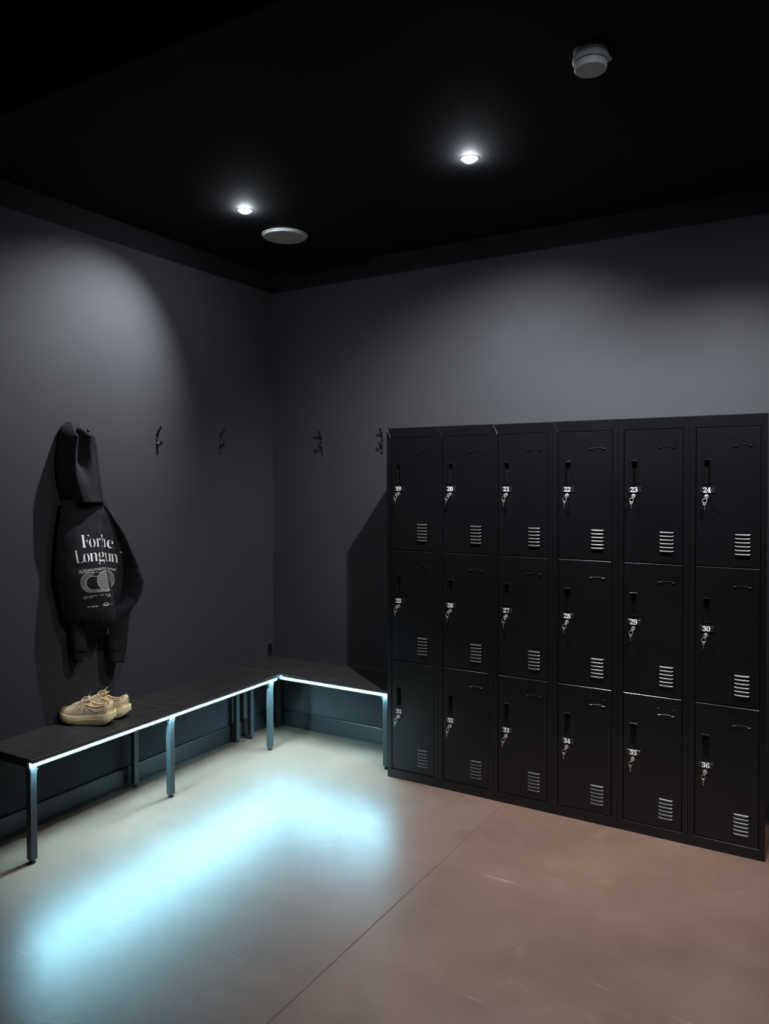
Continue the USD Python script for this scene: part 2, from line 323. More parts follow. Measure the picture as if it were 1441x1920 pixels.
def skirting(L):
    """profile (depth from wall, z) extruded along +x for L; the wall is y = 0 and the room -y."""
    prof = Polygon([(0, 0.0), (0.020, 0.0), (0.020, 0.006), (0.0195, 0.0095), (0.017, 0.011), (0.0125, 0.012), (0.012, 0.094), (0.0105, 0.0985), (0.007, 0.100), (0, 0.100)])
    m = trimesh.creation.extrude_polygon(prof, L, engine='earcut')
    v = np.array(m.vertices)
    return trimesh.Trimesh(np.c_[v[:, 2], -v[:, 0], v[:, 1]], np.array(m.faces)[:, ::-1], process=False)
s = skirting(XR); struct('baseboard_back', s, m_skirt, 'dark grey skirting board along the foot of the locker wall', category='baseboard')
s = skirting(-YF - 0.02); s.apply_transform(trimesh.transformations.rotation_matrix(math.pi / 2, [0, 0, 1]))
s.apply_translation((0, YF, 0))
struct('baseboard_left', s, m_skirt, 'dark grey skirting board along the wall under the long bench', category='baseboard')

# ------------------------------------------------------------------ ceiling fittings
def beam(parent, tilt, az, cone, power):
    """the lamp's own beam: a small soft-edged spot just in front of its lens. tilt from straight down, az the compass side it leans to."""
    t_, a_ = math.radians(tilt), math.radians(az)
    d = np.array([math.sin(t_) * math.cos(a_), math.sin(t_) * math.sin(a_), -math.cos(t_)])
    l = UsdLux.SphereLight.Define(stage, parent.GetPath().pathString + '/beam')
    l.CreateRadiusAttr(0.012)
    l.CreateColorAttr(Gf.Vec3f(*LAMP_COLOR))
    l.CreateIntensityAttr(power * BEAM_GAIN)
    sh = UsdLux.ShapingAPI.Apply(l.GetPrim())
    sh.CreateShapingConeAngleAttr(cone)
    sh.CreateShapingConeSoftnessAttr(1.0)
    z = -d
    x = np.cross([0.0, 1.0, 0.05], z); x /= np.linalg.norm(x)
    y = np.cross(z, x)
    l.AddTransformOp().Set(Gf.Matrix4d(*x, 0, *y, 0, *z, 0, 0.010 * d[0], 0.010 * d[1], -0.0345 + 0.012 * d[2], 1))
def downlight(label, loc, aim, dome=True):
    t = thing('downlight', label, 'light', loc, group='recessed downlights')
    obj('trim_ring', lathe([(0.0272, -0.0006), (0.0290, -0.0016), (0.0330, -0.0018), (0.0400, -0.0010), (0.0410, 0.0), (0.0272, 0.0), (0.0272, -0.0006)], 40), m_trim, t, 30)
    n, R, Hh = 24, 0.0268, (0.0150 if dome else 0.0010)
    an = np.arange(n) * 2 * np.pi / n
    rings = [np.c_[R * math.cos(e) * np.cos(an), R * math.cos(e) * np.sin(an), np.full(n, -0.0005 - Hh * math.sin(e))] for e in (0.0, 0.4, 0.8, 1.2)]
    v = np.vstack(rings + [[[0, 0, -0.0005 - Hh]]])
    f = [(b_, a_, c_) for a_, b_, c_ in grid_faces(4, n, True)] + [(4 * n, 3 * n + (i + 1) % n, 3 * n + i) for i in range(n)]
    dm = trimesh.Trimesh(v, f, process=False)
    if dm.face_normals[-1][2] > 0: dm.invert()
    obj('lens', dm, m_lamp, t, label='glowing white domed lens')
    beam(t, *aim)
    return t
# aim: tilt, compass side, half angle of the beam, strength
downlight('glowing white downlight beside the flat round ceiling disc', (0.649, -1.000, CEIL), (42.5, 215.0, 41.0, 15.6))
downlight('glowing white downlight nearer the smoke detector, above the middle lockers', (1.842, -0.983, CEIL), (24.5, 104.0, 60.5, 21.5))
downlight('downlight in the same row, past the right edge of the photo', (3.035, -0.983, CEIL), (34.3, 121.0, 39.0, 21.5), False)
downlight('downlight above the middle of the floor, past the top edge of the photo', (2.80, -1.95, CEIL), (15, 112, 31.0, 26.5), False)
downlight('added fill downlight just past the top edge of the photo, left of the one over the floor', (2.12, -2.16, CEIL), (50, 138, 40.0, 3.8), False)  # unseen lamp added as weak fill on the hoodie and the locker shadow

t = thing('ceiling_disc', 'flat pale round ceiling disc with a stepped rim beside the downlight', 'ceiling disc', (0.580, -0.600, CEIL))
obj('rim', lathe([(0.0, 0.0), (0.0, -0.001), (0.114, -0.0015), (0.118, -0.004), (0.122, -0.004), (0.123, 0.0)][::-1], 64), m_white, t, 30)
obj('face_plate', lathe([(0.0, -0.0110), (0.066, -0.0110), (0.078, -0.0140), (0.109, -0.0148), (0.116, -0.0120), (0.117, -0.008), (0.114, -0.003), (0.0, -0.003)], 64), m_white, t, 30)

t = thing('smoke_detector', 'white round smoke detector with ringed sides on the black ceiling', 'smoke detector', (2.495, -1.522, CEIL))
obj('base', lathe([(0.0000, -0.0147), (0.0507, -0.0147), (0.0518, -0.0131), (0.0518, 0.0000), (0.0000, 0.0000)], 56), m_white, t, 30)
obj('collar', lathe([(0.0000, -0.0371), (0.0512, -0.0371), (0.0550, -0.0338), (0.0550, -0.0240), (0.0523, -0.0169), (0.0480, -0.0158), (0.0000, -0.0158)], 56), m_white, t, 30)
obj('sensor_cap', lathe([(0.0000, -0.0610), (0.0463, -0.0610), (0.0485, -0.0589), (0.0496, -0.0398), (0.0469, -0.0384), (0.0000, -0.0384)], 56), m_white, t, 30)
obj('side_tab', hull(1.09 * np.array([(0.046, -0.012, -0.017), (0.046, 0.014, -0.017), (0.063, 0.004, -0.018), (0.046, -0.012, -0.027), (0.046, 0.014, -0.027), (0.060, 0.004, -0.026)])).apply_transform(trimesh.transformations.rotation_matrix(0.55, [0, 0, 1])), m_white, t)

# ================================================================== benches with LED strips
T = 0.030
def bench(label, L, D, zt, legs, tiles, led0=0.002):
    """local: length along +x from 0 to L, front edge at y = 0, back at y = D. legs: x of each leg pair's left side. tiles: x cuts."""
    t = thing('changing_bench', label, 'bench')
    cuts = [0.0] + tiles + [L]
    for a, b in zip(cuts[:-1], cuts[1:]):
        obj('seat_slab', cbox(a + 0.0006, b - 0.0006, 0, D, zt - 0.0135, zt, 0.0009), m_slate, t)
    for x in tiles + ([L] if tiles else []):
        obj('joint_strip', cbox(x - 0.0009, x + 0.0009, 0.001, D - 0.001, zt - 0.010, zt - 0.0002), m_seam, t)
    fy = 0.019
    obj('strip_channel', cat(cbox(led0, L - 0.002, 0.0025, 0.0042, zt - 0.0190, zt - 0.0138, 0.0005), cbox(led0, L - 0.002, 0.0042, fy, zt - 0.0158, zt - 0.0138)), m_alu, t)
    obj('led_strip', cbox(led0 - 0.001, L - 0.001, 0.0046, 0.0120, zt - 0.0186, zt - 0.0160, 0.0006), m_led, t, label='glowing cyan-white LED strip')
    za, zb = zt - 0.0420, zt - 0.0138
    def rail(x0, x1, y0, y1): return cbox(x0, x1, y0, y1, za, zb, 0.0012)
    obj('apron', rail(0.004, L - 0.004, fy + 0.0005, fy + T), m_steel, t)
    obj('back_rail', rail(0.004, L - 0.004, D - T - 0.022, D - 0.022), m_steel, t)
    for x in legs:
        obj('cross_rail', rail(x, x + T, fy + T + 0.0006, D - T - 0.0226), m_steel, t)
        for yy, front in ((fy, True), (D - T - 0.022, False)):
            leg = obj('leg', cbox(x, x + T, yy + 0.0004, yy + T, 0.016, za - 0.0004, 0.0014), m_steel, t)
            cx, cy = x + T / 2, yy + T / 2
            f = lathe([(0.0, 0.0), (0.0135, 0.0), (0.0145, 0.002), (0.0145, 0.006), (0.009, 0.0075), (0.006, 0.008), (0.006, 0.020), (0.0, 0.020)], 24); f.apply_translation((cx, cy, 0))
            obj('foot', f, m_rubber, leg, 30)
            if front:
                for sgn, ok in ((1, x + T + 0.03 < L), (-1, x > 0.05)):
                    if ok:
                        e = x + T if sgn > 0 else x
                        obj('gusset', hull([(e, yy + 0.006, za), (e + sgn * 0.022, yy + 0.006, za), (e, yy + 0.006, za - 0.026), (e, yy + T - 0.006, za), (e + sgn * 0.022, yy + T - 0.006, za), (e, yy + T - 0.006, za - 0.026)]), m_steel, leg)
                obj('screw', cyl(0.0035, (cx, fy - 0.0008, za + 0.012), (cx, fy + 0.003, za + 0.012), 10), m_chrome, leg, 40)
    return t
def place(t, loc, rz):
    x = UsdGeom.Xformable(t); ops = x.GetOrderedXformOps(); ops[0].Set(Gf.Vec3d(*loc)); ops[1].Set(float(rz))
BZ, BD = 0.440, 0.330
# long bench along the left wall: its front edge faces +x; local x runs along world +y (rotz 90 maps local +y to world -x)
LA = 1.970 - 0.3545
b = bench('long black slate bench on the left wall carrying the trainers', LA, BD, BZ, [0.008, 0.770, LA - 0.072], [0.790])
place(b, (0.338, -1.970, 0), 90)
# short bench in the corner, front edge facing -y
b = bench('short black slate bench between the corner and locker 31', 1.086, 0.338, BZ, [0.055, 1.086 - 0.066], [], 0.334)
place(b, (0.006, -0.353, 0), 0)

# ------------------------------------------------------------------ coat hooks
def coat_hook(label, loc, rot=(0, 0, 0)):
    """local: wall plane y = 0, room -y."""
    t = thing('coat_hook', label, 'hook', loc, rot[2], group='black coat hooks')
    obj('back_plate', cbox(-0.0065, 0.0065, -0.005, 0.0, -0.075, 0.034, 0.0015), m_hook, t)
    up = smoothpath([(0, -0.003, 0.022), (0, -0.008, 0.036), (0, -0.024, 0.058), (0, -0.034, 0.071)], 6)
    k = tube(up, np.linspace(0.0062, 0.0055, len(up)), 12)
    ball = trimesh.creation.icosphere(2, 0.0072); ball.apply_translation(up[-1])
    obj('upper_prong', cat(k, ball), m_hook, t, 40)
    lo = smoothpath([(0, -0.003, -0.012), (0, -0.012, -0.024), (0, -0.024, -0.026), (0, -0.034, -0.016), (0, -0.036, -0.006)], 6)
    k = tube(lo, np.linspace(0.0052, 0.0048, len(lo)), 12)
    ball = trimesh.creation.icosphere(2, 0.0062); ball.apply_translation(lo[-1])
    obj('lower_prong', cat(k, ball), m_hook, t, 40)
    for z in (0.012, -0.055):
        obj('screw', cyl(0.0028, (0, -0.0062, z), (0, -0.004, z), 10), m_chrome, t, 40)
    return t
HZ = 1.797
h0 = coat_hook('black coat hook on the left wall just right of the hoodie', (0, -0.976, HZ), (0, 0, 90))
dup(h0, 'tilted black coat hook on the left wall nearest the corner', (0.0, -0.492, HZ + 0.012), (0, 5, 90))
dup(h0, 'black coat hook on the back wall nearest the corner', (0.392, 0, HZ + 0.012), (0, -4, 0))
dup(h0, 'black coat hook on the back wall beside locker 19', (0.829, 0, HZ + 0.012), (0, 2, 0))
dup(h0, 'coat hook that holds up the black hoodie, mostly hidden by its hood', (0, -1.440, HZ - 0.045), (0, 0, 90))

# small cable outlet low in the corner
t = thing('wall_outlet', 'small black wall outlet with a cable stub low in the corner above the bench', 'outlet', (0, -0.040, 0.487))
obj('plate', cbox(0, 0.006, -0.022, 0.022, -0.036, 0.036, 0.0015), m_hook, t)
obj('cable_stub', tube(smoothpath([(0.004, 0.004, 0.012), (0.014, 0.004, 0.014), (0.020, 0.004, 0.006), (0.018, 0.004, -0.012)], 6), 0.0035, 8), m_trim, t, 40)
obj('socket_insert', cbox(0.006, 0.009, -0.012, 0.012, -0.028, -0.020, 0.001), m_skirt, t)

# ================================================================== lockers
LX, LY, LW, LH, LD = 1.100, -0.407, 0.3012, 1.850, 0.392
DOORZ = [(1.2115, 1.798), (0.6275, 1.2085), (0.0485, 0.6245)]
DX0, DX1 = 0.0270, 0.2755
lv_rows = []
for a in np.linspace(0, 1, 13):                      # one pressed louvre: rounded ends, hooded top, open underside
    x = a
    e = max(0.0, 1 - abs(2 * a - 1) ** 9) ** 0.5
    lv_rows.append((x, max(e, 0.02)))
def louvre(x0, x1, z, y):
    rows = []
    for a, e in lv_rows:
        x = x0 + (x1 - x0) * a
        prof = [(0.0008, 0.0001)] + [(-0.0064 * e * math.sin(q), -0.0080 * e * (1 - math.cos(q))) for q in (0.06, 0.35, 0.62, 0.88, 1.12, 1.35)] + [(-0.0062 * e, -0.0078 * e), (-0.0052 * e, -0.0082 * e), (0.0008, -0.0084 * e)]
        rows.append([(x, y + p, z + q) for p, q in prof])
    return loft(rows)
def door(parent, ux, num, z0, z1, lean):
    y = LY + 0.0008
    x0, x1 = ux + DX0, ux + DX1
    zt = z1
    sx0, sx1, sz0, sz1 = ux + 0.0535, ux + 0.0885, zt - 0.241, zt - 0.133
    pan = sbox(x0, z0, x1, z1).difference(sbox(sx0 + 0.004, sz0 + 0.004, sx1 - 0.004, sz1 - 0.004))
    c = 0.0024                                            # eased outer edge
    v = prism_xz(pan, y + c, y + 0.016)
    rim = hull([(x0, y + c, z0), (x1, y + c, z0), (x0, y + c, z1), (x1, y + c, z1), (x0 + c, y + 0.0004, z0 + c), (x1 - c, y + 0.0004, z0 + c), (x0 + c, y + 0.0004, z1 - c), (x1 - c, y + 0.0004, z1 - c)])
    V = []; F = []
    o = [(x0, z0), (x1, z0), (x1, z1), (x0, z1)]
    i = [(x0 + c, z0 + c), (x1 - c, z0 + c), (x1 - c, z1 - c), (x0 + c, z1 - c)]
    V = [(a, y + c, b) for a, b in o] + [(a, y, b) for a, b in i]
    for k in range(4):
        n = (k + 1) % 4
        F += [(k, n, 4 + n), (k, 4 + n, 4 + k)]
    skin = prism_xz(sbox(x0 + c, z0 + c, x1 - c, z1 - c).difference(sbox(sx0 + 0.004, sz0 + 0.004, sx1 - 0.004, sz1 - 0.004)), y, y + c)
    d = obj('door', cat(v, trimesh.Trimesh(np.array(V), F, process=False), skin), m_locker, parent)
    # grip: bevelled rim round a dark pocket
    R = []
    o = [(sx0, sz0), (sx1, sz0), (sx1, sz1), (sx0, sz1)]
    w = 0.0055
    i = [(sx0 + w, sz0 + w), (sx1 - w, sz0 + w), (sx1 - w, sz1 - w), (sx0 + w, sz1 - w)]
    m_ = [(sx0 + 0.002, sz0 + 0.002), (sx1 - 0.002, sz0 + 0.002), (sx1 - 0.002, sz1 - 0.002), (sx0 + 0.002, sz1 - 0.002)]
    rings = [[(a, y + 0.0006, b) for a, b in o], [(a, y - 0.0022, b) for a, b in m_], [(a, y - 0.0020, b) for a, b in i], [(a, y + 0.012, b) for a, b in i]]
    f = grid_faces(4, 4, True)
    obj('grip_rim', trimesh.Trimesh(np.array(rings).reshape(-1, 3), f, process=False), m_locker, d)
    obj('grip_pocket', cat(cbox(sx0 + w - 0.001, sx1 - w + 0.001, y + 0.0118, y + 0.0138, sz0 + w - 0.001, sz1 - w + 0.001), cbox(sx0 + w, sx0 + w + 0.0006, y + 0.002, y + 0.0118, sz0 + w, sz1 - w), cbox(sx1 - w - 0.0006, sx1 - w, y + 0.002, y + 0.0118, sz0 + w, sz1 - w), cbox(sx0 + w, sx1 - w, y + 0.002, y + 0.0118, sz0 + w, sz0 + w + 0.0006)), m_recess, d)
    # number plate and digits
    pz0, pz1, px0, px1 = zt - 0.2770, zt - 0.2525, ux + 0.0435, ux + 0.1015
    obj('number_plate', cbox(px0, px1, y - 0.0032, y - 0.0004, pz0, pz1, 0.0009), m_plate, d, label='black plate with the number %d' % num)
    s = 0.0205 / 200
    g, adv = [], 0
    for ch in str(num):
        w_, gl = FONT[ch]
        g.append(affinity.translate(gl, adv, 0)); adv += w_ * 0.93
    g = affinity.affine_transform(unary_union(g), [s, 0, 0, s, ux + 0.0710 - adv * s / 2 - 0.0005, pz0 + 0.0020])
    obj('number', cat(*[prism_xz(p, y - 0.0040, y - 0.0033) for p in polys(g)]), m_digit, d, label='white number %d' % num)
    # lock
    lx, lz = ux + 0.0690, zt - 0.2935
    lk = lathe([(0.0, 0.0), (0.0, 0.0062), (0.0052, 0.0062), (0.0056, 0.0048), (0.0068, 0.0048), (0.0074, 0.0062), (0.0092, 0.0054), (0.0102, 0.0030), (0.0102, 0.0)][::-1], 26)
    lk.apply_transform(trimesh.transformations.rotation_matrix(math.pi / 2, [1, 0, 0])); lk.apply_translation((lx, y - 0.0003, lz))
    obj('lock_cylinder', lk, m_chrome, d, 25, label='nickel lock cylinder')
    # label holder: pressed surround with two bright lower tabs
    cx0, cx1, cz0, cz1 = ux + 0.1735, ux + 0.2465, zt - 0.0815, zt - 0.0385
    H = [cbox(cx0, cx0 + 0.016, y - 0.0042, y - 0.0002, cz0, cz0 + 0.0048, 0.0019), cbox(cx1 - 0.016, cx1, y - 0.0042, y - 0.0002, cz0, cz0 + 0.0048, 0.0019),
         cbox(cx0 + 0.0165, cx1 - 0.0165, y - 0.0018, y - 0.0002, cz0 + 0.0050, cz0 + 0.0075, 0.0007),
         cbox(cx0 + 0.001, cx0 + 0.0055, y - 0.0026, y - 0.0002, cz1 - 0.013, cz1 - 0.009, 0.0008), cbox(cx1 - 0.0055, cx1 - 0.001, y - 0.0026, y - 0.0002, cz1 - 0.013, cz1 - 0.009, 0.0008),
         cbox(cx0 + 0.0010, cx0 + 0.0022, y - 0.0010, y - 0.0002, cz0 + 0.007, cz1 - 0.014), cbox(cx1 - 0.0022, cx1 - 0.0010, y - 0.0010, y - 0.0002, cz0 + 0.007, cz1 - 0.014)]
    obj('label_holder', cat(*H), m_locker, d)
    obj('label_slot', cbox(cx0 + 0.003, cx1 - 0.003, y - 0.0005, y - 0.0001, cz1 - 0.0045, cz1 - 0.0015), m_recess, d)
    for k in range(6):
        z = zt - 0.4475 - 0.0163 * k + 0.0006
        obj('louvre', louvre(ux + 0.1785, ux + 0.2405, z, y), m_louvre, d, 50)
    return lx, lz, y

def locker_key(label, loc, rot):
    """local: lock face at y = 0, key sticks out towards -y; the ring and the second key hang from its bow."""
    t = thing('locker_key', label, 'key', loc, 0, group='nickel keys left in the locker locks')
    bow = lathe([(0.0032, -0.0009), (0.0078, -0.0009), (0.0084, 0.0), (0.0078, 0.0009), (0.0032, 0.0009), (0.0032, -0.0009)], 20)
    bow.apply_transform(trimesh.transformations.rotation_matrix(math.pi / 2, [0, 1, 0])); bow.apply_translation((0, -0.0175, -0.002))
    obj('inserted_key', cat(bow, cbox(-0.0009, 0.0009, -0.0105, 0.0010, -0.0045, 0.0015)), m_chrome, t, 30)
    cx, cz, R = -0.0045, -0.0165, 0.0088
    an = np.linspace(0, 2 * np.pi, 25)
    obj('key_ring', tube(np.c_[cx + R * np.cos(an), -0.0165 + 0.0026 * np.sin(an), cz + R * np.sin(an)], 0.00085, 8, False), m_chrome, t, True)
    k = lathe([(0.0030, -0.0008), (0.0058, -0.0008), (0.0064, 0.0), (0.0058, 0.0008), (0.0030, 0.0008), (0.0030, -0.0008)], 18)
    k.apply_transform(trimesh.transformations.rotation_matrix(math.pi / 2 - 0.25, [1, 0, 0])); k.apply_translation((cx - 0.001, -0.0165, cz - 0.0125))
    bl = [(-0.0017, 0), (0.0017, 0), (0.0017, -0.017), (0.0, -0.0195), (-0.0017, -0.0175), (-0.0017, -0.014), (-0.0009, -0.013), (-0.0017, -0.011), (-0.0011, -0.009), (-0.0017, -0.006)]
    blade = prism_xz(Polygon(bl).buffer(0), -0.0006, 0.0006); blade.apply_translation((cx - 0.001, -0.0165, cz - 0.018))
    obj('spare_key', cat(k, blade), m_chrome, t, 30)
    return t

tops = [0.0015, 0.0015, 0.0, 0.0005, 0.0, 0.0]
fronts = [0.0, 0.0012, 0.0004, -0.0006, 0.0008, 0.0]
keyproto = None
swing = [10, 22, 4, 8, 6, 3, 12, 9, 5, 12, 8, 7, 20, 14, 16, 9, 7, 2]
where_words = ['at the left end', 'second from the left', 'third from the left', 'fourth from the left', 'second from the right', 'at the right end']
place_words = ['left end', 'second from left', 'third from left', 'fourth from left', 'second from right', 'right end']
for i in range(6):
    ux = LX + LW * i + 0.0004
    uw = LW - 0.0008
    top = LH + tops[i] - 0.0012
    n = [19 + i, 25 + i, 31 + i]
    t = thing('locker', 'black steel three-door locker with doors %d, %d and %d, %s of the row' % (n[0], n[1], n[2], place_words[i]), 'locker', (0, 0, 0), group='row of black lockers')
    yb = LY + LD
    yf = LY + 0.020
    w = 0.0008
    obj('cabinet_body', cat(cbox(ux, ux + w, yf, yb, 0, top), cbox(ux + uw - w, ux + uw, yf, yb, 0, top), cbox(ux, ux + uw, yf, yb, top - w, top), cbox(ux, ux + uw, yb - w, yb, 0, top), cbox(ux, ux + uw, yf, yb, 0.03, 0.03 + w),
        cbox(ux + w, ux + uw - w, yf, yb - w, 1.2085, 1.2110), cbox(ux + w, ux + uw - w, yf, yb - w, 0.6248, 0.6273)), m_locker, t)
    # mitred front frame
    xi0, xi1 = ux + DX0 - 0.0020, ux + DX1 + 0.0020
    zi0, zi1 = 0.0462, 1.8005
    def bar(poly):
        c = 0.0005
        p = Polygon(poly)
        q = p.buffer(-c, join_style=2)
        a = [(x, LY + c, z) for x, z in list(p.exterior.coords)[:-1]] + [(x, LY + 0.0205, z) for x, z in list(p.exterior.coords)[:-1]] + [(x, LY, z) for x, z in list(q.exterior.coords)[:-1]]
        return hull(a)
    e = 0.0001
    obj('frame_stile', bar([(ux, 0), (xi0, zi0), (xi0, zi1), (ux, top)]), m_locker, t)
    obj('frame_stile', bar([(ux + uw, 0), (ux + uw, top), (xi1, zi1), (xi1, zi0)]), m_locker, t)
    obj('frame_rail', bar([(ux + e, top), (xi0 + e, zi1), (xi1 - e, zi1), (ux + uw - e, top)]), m_locker, t)
    obj('plinth_rail', bar([(ux + e, 0), (ux + uw - e, 0), (xi1 - e, zi0), (xi0 + e, zi0)]), m_locker, t)
    for r, (z0, z1) in enumerate(DOORZ):
        lx, lz, y = door(t, ux, n[r], z0, z1, 0)
        loc = (lx, y - 0.0062, lz)
        klabel = 'nickel key and ring in the %s lock of the locker %s' % (['topmost', 'middle', 'lowest'][r], where_words[i])
        rot = (0, -swing[i + 6 * r], 0)
        if keyproto is None:
            keyproto = locker_key(klabel, loc, rot)
        else:
            dup(keyproto, klabel, loc, (0, swing[i + 6 * r] * 0.6 - 3, 0))

# ================================================================== hoodie on its hook
HOOD = [(-1.552, 1.858, -1.54, 1.859), (-1.575, 1.839, -1.517, 1.842), (-1.594, 1.816, -1.488, 1.821), (-1.607, 1.795, -1.458, 1.803), (-1.616, 1.775, -1.43, 1.783), (-1.625, 1.731, -1.415, 1.738), (-1.63, 1.674, -1.405, 1.679), (-1.627, 1.608, -1.395, 1.609), (-1.616, 1.547, -1.387, 1.544), (-1.591, 1.477, -1.378, 1.471)]
BODY = [(-1.603, 1.49, -1.397, 1.485), (-1.616, 1.419, -1.36, 1.408), (-1.631, 1.339, -1.329, 1.32), (-1.637, 1.266, -1.297, 1.238), (-1.642, 1.217, -1.285, 1.184), (-1.646, 1.149, -1.272, 1.108), (-1.641, 1.107, -1.273, 1.063), (-1.625, 1.039, -1.28, 0.992), (-1.613, 0.98, -1.301, 0.933), (-1.596, 0.935, -1.328, 0.893), (-1.567, 0.911, -1.354, 0.876), (-1.55, 0.888, -1.37, 0.857)]
BFOLD = [.76, .70, .655, .634, .65, .68, .71, .75, .80, .86, .92, .95]
HEM = [(-1.548, 0.912, -1.355, 0.88), (-1.534, 0.889, -1.362, 0.86), (-1.501, 0.863, -1.365, 0.84), (-1.477, 0.844, -1.368, 0.825)]
RSL = [(-1.435, 1.47, -1.388, 1.469), (-1.398, 1.389, -1.338, 1.386), (-1.374, 1.323, -1.296, 1.318), (-1.349, 1.243, -1.251, 1.235), (-1.324, 1.162, -1.215, 1.151), (-1.315, 1.124, -1.201, 1.111), (-1.312, 1.094, -1.181, 1.079), (-1.313, 1.036, -1.185, 1.02), (-1.327, 0.977, -1.213, 0.961), (-1.347, 0.935, -1.241, 0.919), (-1.36, 0.89, -1.245, 0.871), (-1.361, 0.798, -1.248, 0.777), (-1.359, 0.74, -1.25, 0.719)]
RCUFF = [(-1.355, 0.744, -1.252, 0.724), (-1.354, 0.728, -1.257, 0.709), (-1.353, 0.683, -1.268, 0.666)]
LSL = [(-1.572, 1.474, -1.534, 1.472), (-1.596, 1.397, -1.526, 1.394), (-1.608, 1.336, -1.521, 1.33), (-1.62, 1.262, -1.522, 1.254), (-1.63, 1.189, -1.526, 1.179), (-1.633, 1.14, -1.53, 1.128), (-1.623, 1.064, -1.525, 1.052), (-1.604, 0.987, -1.511, 0.973), (-1.585, 0.921, -1.5, 0.908), (-1.568, 0.831, -1.489, 0.816), (-1.557, 0.773, -1.483, 0.759)]
LCUFF = [(-1.554, 0.778, -1.486, 0.764), (-1.552, 0.762, -1.489, 0.75), (-1.546, 0.723, -1.496, 0.712)]

PX = 0.78                                   # how far the view from the room shifts sideways per unit of depth
LEFT_X = [.092, .112, .128, .142, .153, .162, .167, .170, .167, .157, .142, .126]
RIGHT_X = [.088, .106, .113, .114, .110, .103, .098, .090, .082, .074, .068, .062]
BODY = [(a + .006, b, c + .030, d) for a, b, c, d in BODY]
BFOLD = [((a - .006) + f * ((r - .030) - (a - .006)) - PX * (x - .11) - a) / (r - a) for f, x, (a, b, r, d) in zip(BFOLD, LEFT_X, BODY)]
HOOD = [(a + .022 * min(1, k / 4), b, c - .010 * min(1, k / 4), d) for k, (a, b, c, d) in enumerate(HOOD)]
RSL = [(a - w_ + e_, b, c - w_, d) for (a, b, c, d), w_, e_ in zip(RSL, [.0, .006, .012, .020, .026, .030, .032, .030, .024, .016, .008, .0, .0], [.01, .026, .044, .056, .056, .050, .046, .040, .030, .018, .008, 0, 0])]
LSL = [(a + w_, b, c + .01, d) for (a, b, c, d), w_ in zip(LSL, [.01, .02, .03, .038, .042, .042, .036, .028, .02, .01, .005])]
def dense(R, n):
    R = np.asarray(R, float)
    return smoothpath(R, n)

def garment(R, front, back, nu=48, k=7, wr=0.0, ws=22.0, seed=0, cap=True):
    """closed cloth shape: at each row the front runs from the left to the right outline with depth front(u, v); back(u, v) returns behind."""
    R = dense(R, k)
    n = len(R)
    rows = []
    us = 0.5 - 0.5 * np.cos(np.linspace(0, np.pi, nu))
    for a in range(n):
        v = a / (n - 1)
        Lp, Rp = R[a, :2], R[a, 2:]
        pts = []
        for u in us:
            y, z = Lp + (Rp - Lp) * u
            pts.append((front(u, v), y, z))
        for u in us[::-1][1:-1]:
            y, z = Lp + (Rp - Lp) * u
            pts.append((back(u, v), y, z))
        rows.append(pts)
    rows = np.array(rows)
    if wr:
        q = rows.reshape(-1, 3)
        s = np.c_[q[:, 1] * ws, q[:, 2] * ws * 0.55, np.full(len(q), seed * 3.7)]
        d = (meshkit.fbm(s, 3, seed) - 0.5) * 2 * wr
        edge = np.concatenate([np.sin(np.pi * us) ** 0.5, np.sin(np.pi * us[::-1][1:-1]) ** 0.5])
        rows[:, :, 0] += (d.reshape(n, -1)) * edge[None, :]
    return loft(rows, cap), rows[:, :nu]

hd = thing('hoodie', 'black hoodie hanging from a hook by its hood, white print on its back', 'hoodie', (0, 0, 0))
dome = lambda u, p=0.5: max(0.0, 4 * u * (1 - u)) ** p
interp = lambda v, A: float(np.interp(v, np.linspace(0, 1, len(A)), A))

# body: left half swells towards the fold, right half lies behind it
def body_front(u, v):
    f = interp(v, BFOLD)
    thick = interp(v, LEFT_X)
    if u < f:
        s = u / f
        w_ = math.sin(min(1.0, s * 1.5) * math.pi / 2)
        pleat = 0.007 * math.sin(u * 46) * max(0.0, (v - 0.80) / 0.20) + 0.006 * math.sin(7.5 * s + 2.2 * v) * (1 - s) * s * 4
        return 0.046 + (thick - 0.046) * (0.14 * s + 0.86 * w_ ** 0.75) + pleat * min(1.0, 8 * s)
    s = (u - f) / (1 - f)
    low = interp(v, RIGHT_X)
    step = min(1.0, (u - f) / 0.03)
    step = step * step * (3 - 2 * step)
    return (thick * (1 - step) + low * step) + step * (0.004 * s - 0.045 * s ** 6)
body_back = lambda u, v: 0.030 + 0.012 * (1 - dome(u))
bm, bfront = garment(BODY, body_front, body_back, 110, 9, 0.010, 16, 3)
body = obj('body', bm, m_cloth, hd, True)
hem_front = lambda u, v: 0.050 + 0.062 * dome(u, 0.35) * (0.55 + 0.45 * u)
obj('hem_band', garment(HEM, hem_front, lambda u, v: 0.036, 50, 6, 0.003, 60, 5)[0], m_cloth, hd, True)

